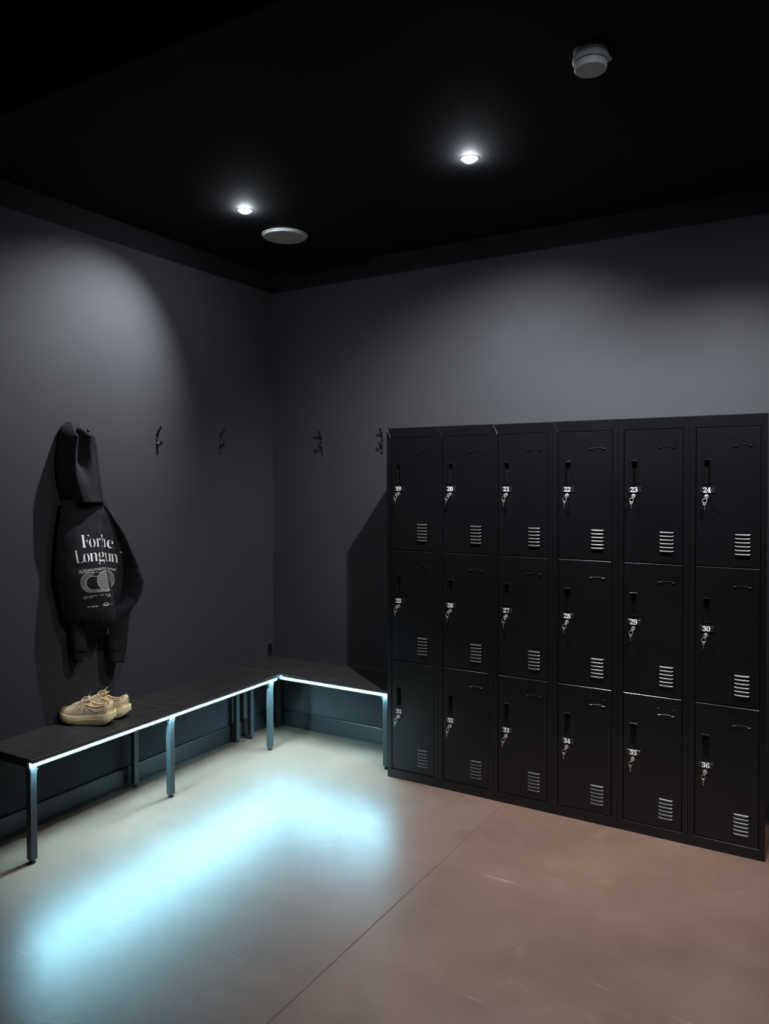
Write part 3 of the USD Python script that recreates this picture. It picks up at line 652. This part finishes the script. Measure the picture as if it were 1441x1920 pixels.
# hood: a ridge seam down its left part, soft fold on the right
def hood_front(u, v):
    yr = interp(v, [0.5, 0.36, 0.25, 0.19, 0.15, 0.135, 0.13, 0.13, 0.13])
    grow = min(1.0, 0.22 + 2.0 * v)
    if u < yr:
        base = 0.020 + 0.105 * grow * (u / yr) ** 0.8
    else:
        s = (u - yr) / (1 - yr)
        base = 0.020 + 0.105 * grow * (1 - s ** 5) ** 0.5
    deep = math.exp(-((v - 0.50) / 0.26) ** 4)
    valley = -0.066 * math.exp(-((u - (yr + 0.27)) / 0.14) ** 2) * deep
    lobe = 0.012 * math.exp(-((u - 0.84) / 0.09) ** 2) * min(1, 3 * v)
    low = 0.016 * math.exp(-((u - 0.32) / 0.22) ** 2) * max(0.0, (v - 0.72) / 0.28) ** 1.0
    return max(0.018, base + valley + lobe + low)
hm, _ = garment(HOOD, hood_front, lambda u, v: 0.012 + 0.008 * (1 - dome(u)), 70, 9, 0.007, 20, 9)
obj('hood', hm, m_cloth, hd, True)
# neck seam: a cord lying on the join
seam = [(0.062, -1.578, 1.480), (0.088, -1.555, 1.482), (0.108, -1.51, 1.483), (0.110, -1.45, 1.479), (0.098, -1.412, 1.473), (0.066, -1.394, 1.470)]
obj('neck_seam', tube(smoothpath(seam, 8), 0.0034, 8), m_cloth, hd, True)

# sleeves
def sl_front(u, v):
    c = interp(v, [0.104, 0.126, 0.146, 0.164, 0.180, 0.190, 0.194, 0.184, 0.164, 0.144, 0.126, 0.108, 0.098])
    return 0.066 + (c - 0.066) * dome(u, 0.55)
sr = obj('sleeve', garment(RSL, sl_front, lambda u, v: 0.066 - 0.032 * dome(u, 0.6), 44, 8, 0.011, 19, 11)[0], m_cloth, hd, True, label='sleeve on the right with its elbow bent outwards')
obj('cuff', garment(RCUFF, lambda u, v: 0.066 + 0.034 * dome(u, 0.5), lambda u, v: 0.066 - 0.034 * dome(u, 0.5), 30, 6, 0.002, 60, 13)[0], m_cloth, sr, True)
slf = obj('sleeve', garment(LSL, lambda u, v: 0.048 + 0.028 * dome(u, 0.5), lambda u, v: 0.048 - 0.034 * dome(u, 0.5), 36, 8, 0.006, 19, 17)[0], m_cloth, hd, True, label='sleeve on the left hanging close to the wall')
obj('cuff', garment(LCUFF, lambda u, v: 0.048 + 0.024 * dome(u, 0.5), lambda u, v: 0.048 - 0.028 * dome(u, 0.5), 26, 6, 0.002, 60, 19)[0], m_cloth, slf, True)

# ---- print on the back: drawn on a flat sheet, then laid on the cloth. Sheet units: 0.29 mm across, 0.25 mm down
def sheet(P):
    P = np.array(P, float)
    return np.c_[-1.65922 + 0.000294994 * P[:, 0] - 2.9251e-06 * P[:, 1], 1.399892 - 2.99668e-05 * P[:, 0] - 0.0002468481 * P[:, 1]]
FOLDLINE = np.array([(600, -100), (650, 200), (700, 350), (738, 520), (790, 830), (850, 1200), (905, 1450), (935, 1700), (950, 1900)], float)
LEFTZONE = Polygon([(-400, -100)] + [(x - 2, y) for x, y in FOLDLINE] + [(-400, 1900)])
RIGHTZONE = Polygon([(1900, -100)] + [(x + 3, y) for x, y in FOLDLINE] + [(1900, 1900)])
from scipy.interpolate import NearestNDInterpolator
nrow, ncol = bfront.shape[:2]
us_ = 0.5 - 0.5 * np.cos(np.linspace(0, np.pi, ncol))
fold_u = np.array([interp(k / (nrow - 1), BFOLD) for k in range(nrow)])[:, None]
def branch(mask):
    q = bfront[mask]
    return LinearNDInterpolator(q[:, 1:], q[:, 0]), NearestNDInterpolator(q[:, 1:], q[:, 0])
BR = {'l': branch(us_[None, :] <= fold_u + 0.002), 'r': branch(us_[None, :] >= fold_u + 0.032)}
def drape(P, side):
    """sheet point -> point on the cloth, on the panel left or right of the tuck."""
    lin, near = BR[side]
    yz0 = sheet(P)
    x = np.full(len(yz0), 0.13)
    for _ in range(8):
        yz = yz0 + np.c_[PX * (0.135 - x), -0.115 * (0.135 - x)]
        q = lin(yz)
        x = np.where(np.isnan(q), near(yz), q)
    return x, yz
def lay(geoms, off=0.0012, step=9.0):
    """thin cloth-hugging ink: polygons on the sheet cut into small cells, each laid on the body's surface."""
    out = []
    for g in geoms:
        for side, zone in (('l', LEFTZONE), ('r', RIGHTZONE)):
            for p in polys(g.intersection(zone)):
                x0, y0, x1, y1 = p.bounds
                nx, ny = max(1, int((x1 - x0) / step)), max(1, int((y1 - y0) / (step * 2.5)))
                for a in range(nx):
                    for b in range(ny):
                        c = p.intersection(sbox(x0 + (x1 - x0) * a / nx, y0 + (y1 - y0) * b / ny, x0 + (x1 - x0) * (a + 1) / nx, y0 + (y1 - y0) * (b + 1) / ny))
                        for q in polys(c):
                            if q.area < 2: continue
                            try:
                                v, f = trimesh.creation.triangulate_polygon(q, engine='earcut')
                            except Exception:
                                continue
                            x, yz = drape(v, side)
                            top = np.c_[x + off, yz]
                            tri = np.asarray(f)
                            if np.cross(top[tri[0][1]] - top[tri[0][0]], top[tri[0][2]] - top[tri[0][0]])[0] < 0: tri = tri[:, ::-1]
                            out.append(trimesh.Trimesh(top, tri, process=False))
    return cat(*out)
def glyph_at(ch, x0, x1, y0, y1, lean, cap=250.0):
    """glyph with its left baseline corner at (x0, y0), right one at (x1, y1); lean moves the top to the left per unit of height."""
    g = FONT[ch][1]
    a, b, c, d = g.bounds
    s = cap / 200.0
    kx = (x1 - x0) / (c - a)
    ky = (y1 - y0) / (x1 - x0)
    return affinity.affine_transform(g, [kx, -lean * s, kx * ky, -s, x0 - a * kx, y0 - a * kx * ky])
bl1 = lambda x: 497 - 0.09 * (x - 345)
bl1r = lambda x: 466 + 0.13 * (x - 715)
bl2 = lambda x: 795 - 0.135 * (x - 235)
bl2r = lambda x: 738 + 0.14 * (x - 770)
W = []
for ch, a, b, bl, ln in [('F', 345, 500, bl1, .14), ('o', 482, 604, bl1, .13), ('r', 628, 708, bl1, .12), ('h', 712, 792, bl1r, .05), ('e', 815, 942, bl1r, -.02)]:
    W.append(glyph_at(ch, a, b, bl(a), bl(b), ln))
for ch, a, b, bl, ln in [('L', 235, 378, bl2, .20), ('o', 375, 495, bl2, .14), ('n', 502, 642, bl2, .12), ('g', 655, 776, bl2, .08), ('u', 772, 905, bl2r, .06), ('n', 912, 1045, bl2r, .10)]:
    W.append(glyph_at(ch, a, b, bl(a), bl(b), ln))
obj('lettering', lay(W), m_print, body, label='white serif letters reading For he Long un')
tm = [Polygon([(1078, 545), (1110, 548), (1110, 556), (1099, 556), (1099, 580), (1090, 580), (1090, 556), (1078, 555)]), Polygon([(1113, 550), (1121, 550), (1130, 566), (1138, 552), (1146, 553), (1146, 586), (1138, 586), (1138, 568), (1131, 578), (1124, 568), (1122, 584), (1113, 583)])]
obj('trademark', lay(tm), m_print, body)
S = []
def microtext(x0, y0, x1, y1, h):
    x = x0
    while x < x1 - 8:
        w_ = random.uniform(7, 12)
        y = y0 + (y1 - y0) * (x - x0) / (x1 - x0)
        if random.random() > 0.14:
            S.append(Polygon([(x, y), (x + w_, y), (x + w_, y + h * 0.42), (x, y + h * 0.42)]))
            if random.random() > 0.25: S.append(sbox(x, y + h * 0.42, x + w_ * 0.45, y + h))
            if random.random() > 0.35: S.append(sbox(x + w_ * 0.6, y + h * 0.3, x + w_, y + h))
        x += w_ + 3.5
for q in [(268, 918, 798, 852, 17), (270, 944, 800, 876, 17), (278, 972, 560, 932, 15), (812, 868, 1010, 898, 15), (815, 892, 1008, 920, 13),
          (366, 1420, 640, 1388, 16), (660, 1384, 900, 1368, 16), (370, 1448, 560, 1424, 14), (812, 1405, 940, 1405, 14), (900, 1370, 945, 1374, 14)]:
    microtext(*q)
obj('small_print', lay(S, step=14), m_print, body)
# looped track emblem: a ring on the left, a hatched disc on the right
E_ = []
outer = LineString([(505, 1150), (800, 1128)]).buffer(188).intersection(sbox(300, 930, 905, 1360))
inner = LineString([(545, 1158), (760, 1150)]).buffer(128).intersection(sbox(420, 1025, 905, 1290))
band = outer.difference(inner)
disc = Point(800, 1105).buffer(1.0); disc = affinity.scale(disc, 170, 188)
disc = affinity.translate(affinity.scale(Point(0, 0).buffer(1.0, 40), 170, 188), 800, 1105)
for k in range(-30, 60):
    ln = LineString([(250 + k * 16, 900), (250 + k * 16 + 170, 1400)]).buffer(2.1)
    E_.append(ln.intersection(band.difference(disc).intersection(sbox(300, 1215, 910, 1400))))
for k in range(44):
    a = k * 2 * math.pi / 44
    ln = LineString([(500, 1150), (500 + 260 * math.cos(a), 1150 + 260 * math.sin(a))]).buffer(2.0)
    E_.append(ln.intersection(band.difference(disc).intersection(sbox(300, 930, 560, 1215))))
E_.append(outer.boundary.buffer(2.6).difference(disc)); E_.append(inner.boundary.buffer(2.6).difference(disc))
E_.append(disc.boundary.buffer(2.8))
for k in range(22):
    xs = 636 + k * 15.5
    w_ = LineString([(xs + 9 * math.sin(yy / 42.0), yy) for yy in range(910, 1300, 12)]).buffer(2.0)
    E_.append(w_.intersection(disc))
obj('emblem', lay(E_, step=22), m_print, body, label='white line emblem of a looped track and a hatched disc')
S = []
for q in [(445, 1606, 640, 1590, 26), (735, 1574, 860, 1566, 34), (905, 1560, 925, 1562, 34)]:
    microtext(*q)
S.append(affinity.translate(affinity.scale(Point(0, 0).buffer(1, 24), 46, 24), 800, 1562).boundary.buffer(5))
obj('maker_marks', lay(S, step=14), m_print, body)
obj('hanging_tag', tube(smoothpath([(0.060, -1.520, 0.868), (0.070, -1.517, 0.845), (0.066, -1.515, 0.822)], 5), 0.006, 8), m_cloth, hd, True)

# ================================================================== trainers
def trainer(label, loc, rotz, mirror=1, loose_end=False):
    """local: heel at x = 0, toe at x = 0.28, sole on z = 0."""
    t = thing('trainer', label, 'shoe', loc, rotz, group='pair of cream running shoes')
    Ls = 0.278
    ts = np.linspace(0, 1, 56)
    hw = lambda s: np.interp(s, [0, .015, .05, .12, .22, .40, .52, .65, .76, .86, .93, .97, .99, 1], [.008, .022, .035, .042, .042, .039, .041, .047, .050, .047, .038, .026, .015, .004])
    cen = lambda s: mirror * np.interp(s, [0, .3, .6, .85, 1], [0, -.001, .002, .001, -.006])
    zb = lambda s: np.interp(s, [0, .03, .08, .16, .28, .60, .74, .86, .94, 1], [.036, .024, .014, .006, 0, 0, .004, .013, .024, .040])
    zt = lambda s: np.interp(s, [0, .05, .15, .35, .55, .75, .90, 1], [.060, .060, .054, .047, .043, .044, .051, .058])
    # midsole: rocker with a flare
    rows = []
    for s in ts:
        w, c, a, b = hw(s), cen(s), zb(s), zt(s)
        prof = [(-.86, 0), (-.97, .10), (-1.04, .35), (-1.06, .55), (-1.00, .82), (-.955, 1.0), (0, .97), (.955, 1.0), (1.00, .82), (1.06, .55), (1.04, .35), (.97, .10), (.86, 0), (0, 0)]
        rows.append([(s * Ls, c + w * p, a + (b - a) * q) for p, q in prof])
    sole = obj('midsole', loft(rows), m_sole, t, 50)
    for sg in (-1, 1):                                    # groove line along the side
        pth = [(s * Ls, cen(s) + sg * (hw(s) * 1.055 + 0.0002), zb(s) + (zt(s) - zb(s)) * np.interp(s, [.2, .5, .78], [.60, .62, .22])) for s in np.linspace(.22, .78, 20)]
        obj('side_line', tube(pth, np.r_[0.0006, np.full(18, 0.0014), 0.0006], 6), m_toe, sole, True)
    # upper: one skin from side to side, dipping into the collar
    ns, nt = 61, 76
    tt = np.r_[0.03 + 0.09 * np.linspace(0, 1, 18) ** 1.6, np.linspace(0.13, 0.978, 58)]
    ss = np.linspace(-1, 1, ns)
    crest = lambda s: np.interp(s, [0, .04, .10, .18, .28, .40, .48, .56, .66, .76, .86, .94, 1], [.094, .104, .108, .101, .093, .097, .108, .105, .094, .083, .076, .070, .058])
    def up(s, q):
        w, c, b = hw(s) * 0.90 * min(1.0, max(0.0, (s - 0.0299) / 0.055) ** 0.5), cen(s), zt(s) - 0.010
        h = crest(s) - b
        e = abs(q)
        pw = 2.6 if s > .5 else 3.4
        prof = max(0.0, 1 - e ** pw) ** (1 / 1.9)
        lean = 1 - 0.30 * prof * (1 if s < .5 else .6)       # walls lean inward towards the top
        x = s * Ls
        y = c + w * np.sign(q) * e ** 0.92 * (1.0 if e > .82 else 1.0) * (1 - 0.12 * (1 - e))
        z = b + h * prof
        if .075 < s < .49:                                   # collar opening
            m = min(1.0, (s - .075) / .035, (.49 - s) / .07)
            open_w = .70
            k = np.clip((open_w - e) / .16, 0, 1)
            k = k * k * (3 - 2 * k) * m
            z = z * (1 - k) + (b + .012) * k
        return (x - (0.010 * prof if s < .06 else 0) * 0, y, z)
    V = np.array([[up(s, q) for q in ss] for s in tt])
    v = V.reshape(-1, 3)
    obj('upper', trimesh.Trimesh(v, grid_faces(nt, ns), process=False), m_upper, t, 60)
    def patch(s0, s1, q0, q1, off, n=22, m=22, shape=None):
        P = []
        for s in np.linspace(s0, s1, n):
            a, b = (q0, q1) if shape is None else shape(s)
            for q in np.linspace(a, b, m):
                p0 = np.array(up(s, q)); px = np.array(up(min(s + .004, .985), q)); pq = np.array(up(s, min(q + .01, 1)))
                nn = np.cross(px - p0, pq - p0); L = np.linalg.norm(nn)
                nn = nn / L if L > 1e-12 else np.array([0, 0, 1.0])
                if nn[2] < -0.2: nn = -nn
                P.append(p0 + nn * off)
        return trimesh.Trimesh(np.array(P), grid_faces(n, m), process=False)
    obj('toe_guard', patch(.80, .977, -.97, .97, .0012, 20, 40, lambda s: (-.97, .97) if s > .86 else (-.30 - .67 * max(0, (s - .80) / .06), .30 + .67 * max(0, (s - .80) / .06))), m_toe, t, True, label='tan suede toe')
    # padded heel collar rim
    def ridge(s, sg):
        best = max((up(s, sg * q) for q in np.linspace(.50, .90, 41)), key=lambda p: p[2])
        return np.array(best) + [0, 0, .0002]
    side_a = [ridge(s, 1) for s in np.linspace(.47, .115, 18)]
    side_b = [ridge(s, -1) for s in np.linspace(.115, .47, 18)]
    hb = np.array(up(.072, 0.0))
    back = [np.array([hb[0] + .012 * k * k, hb[1] + k * .017, hb[2] + .003 - .004 * k * k]) for k in (.9, .45, 0, -.45, -.9)]
    ring = smoothpath(np.vstack([side_a[::2], back, side_b[1::2]]), 5)
    obj('collar_rim', tube(ring, 0.0036, 10), m_upper, t, True)
    obj('heel_tab', patch(.032, .085, -.9, .9, .0016, 12, 24), m_upper, t, True)
    for sg in (-1, 1):
        obj('eyestay', patch(.50, .80, .26, .50, .0014, 26, 10, (lambda s, sg=sg: (sg * .24, sg * (.50 - .12 * (s - .5))))), m_upper, t, True)
    def seam(pts_, r=0.0009):
        return tube(smoothpath([np.array(up(s, q)) + [0, 0, .0004] for s, q in pts_], 6), r, 6)
    for sg in (-1, 1):
        obj('side_seam', cat(seam([(.10, sg * .80), (.16, sg * .88), (.24, sg * .93), (.34, sg * .90), (.44, sg * .80), (.50, sg * .62)]), seam([(.60, sg * .52), (.64, sg * .74), (.70, sg * .94)])), m_lining, t, True)
    tg = []
    for z in np.linspace(0, 1, 12):
        for a in np.linspace(-1, 1, 11):
            tg.append((Ls * (.60 - .17 * z), cen(.5) + a * (.021 - .003 * z), .098 + .024 * z - .006 * a * a + 0.0 ))
    tg = np.array(tg)
    obj('tongue', loft([np.vstack([tg[i * 11:(i + 1) * 11], tg[i * 11:(i + 1) * 11][::-1] + [-0.002, 0, -0.004]]) for i in range(12)]), m_upper, t, 50)
    obj('insole', trimesh.Trimesh(np.array([[s * Ls, cen(s) + k * hw(s) * .64, zt(s) + .008] for s in np.linspace(.08, .50, 14) for k in (-1, 0, 1)]), grid_faces(14, 3), process=False), m_lining, t)
    lace = []
    for k, s in enumerate(np.linspace(.49, .76, 6)):
        hh = 0.30 + .10 * (1 - k / 5)
        a = [np.array(up(s, q)) + [0, 0, .0028 if abs(q) < hh * .95 else .0008] for q in np.linspace(-hh, hh, 9)]
        lace.append(tube(smoothpath(a, 3), 0.0021, 7))
        if k < 5:
            s2 = np.linspace(.49, .76, 6)[k + 1]
            for sg in (-1, 1):
                a = [np.array(up(s + (s2 - s) * w_, sg * hh * (1 - 2 * w_) * .9)) + [0, 0, .0046] for w_ in np.linspace(0, 1, 7)]
                lace.append(tube(smoothpath(a, 3), 0.0019, 7))
    kx = .475 * Ls
    for sg in (-1, 1):                                      # bow loops and ends
        lp = smoothpath([(kx, cen(.47), .121), (kx + .006, sg * .014, .128), (kx + .016, sg * .030, .121), (kx + .022, sg * .034, .108), (kx + .018, sg * .024, .110), (kx + .004, sg * .006, .120)], 6)
        lace.append(tube(lp, 0.0020, 7))
    if loose_end: lace.append(tube(smoothpath([(kx, 0, .120), (kx - .006, .008, .126), (kx - .016, .014, .137), (kx - .026, .018, .146)], 6), 0.0022, 7))
    kn = trimesh.creation.icosphere(2, 0.0062); kn.apply_translation((kx, 0, .121)); lace.append(kn)
    obj('laces', cat(*lace), m_lace, t, True)
    return t
trainer('cream running shoe nearer the front edge of the bench, tan toe showing', (0.260, -1.484, BZ), 201.5)
trainer('cream running shoe behind the other, nearer the corner, lace end sticking up', (0.240, -1.381, BZ), 199.0, -1, True)
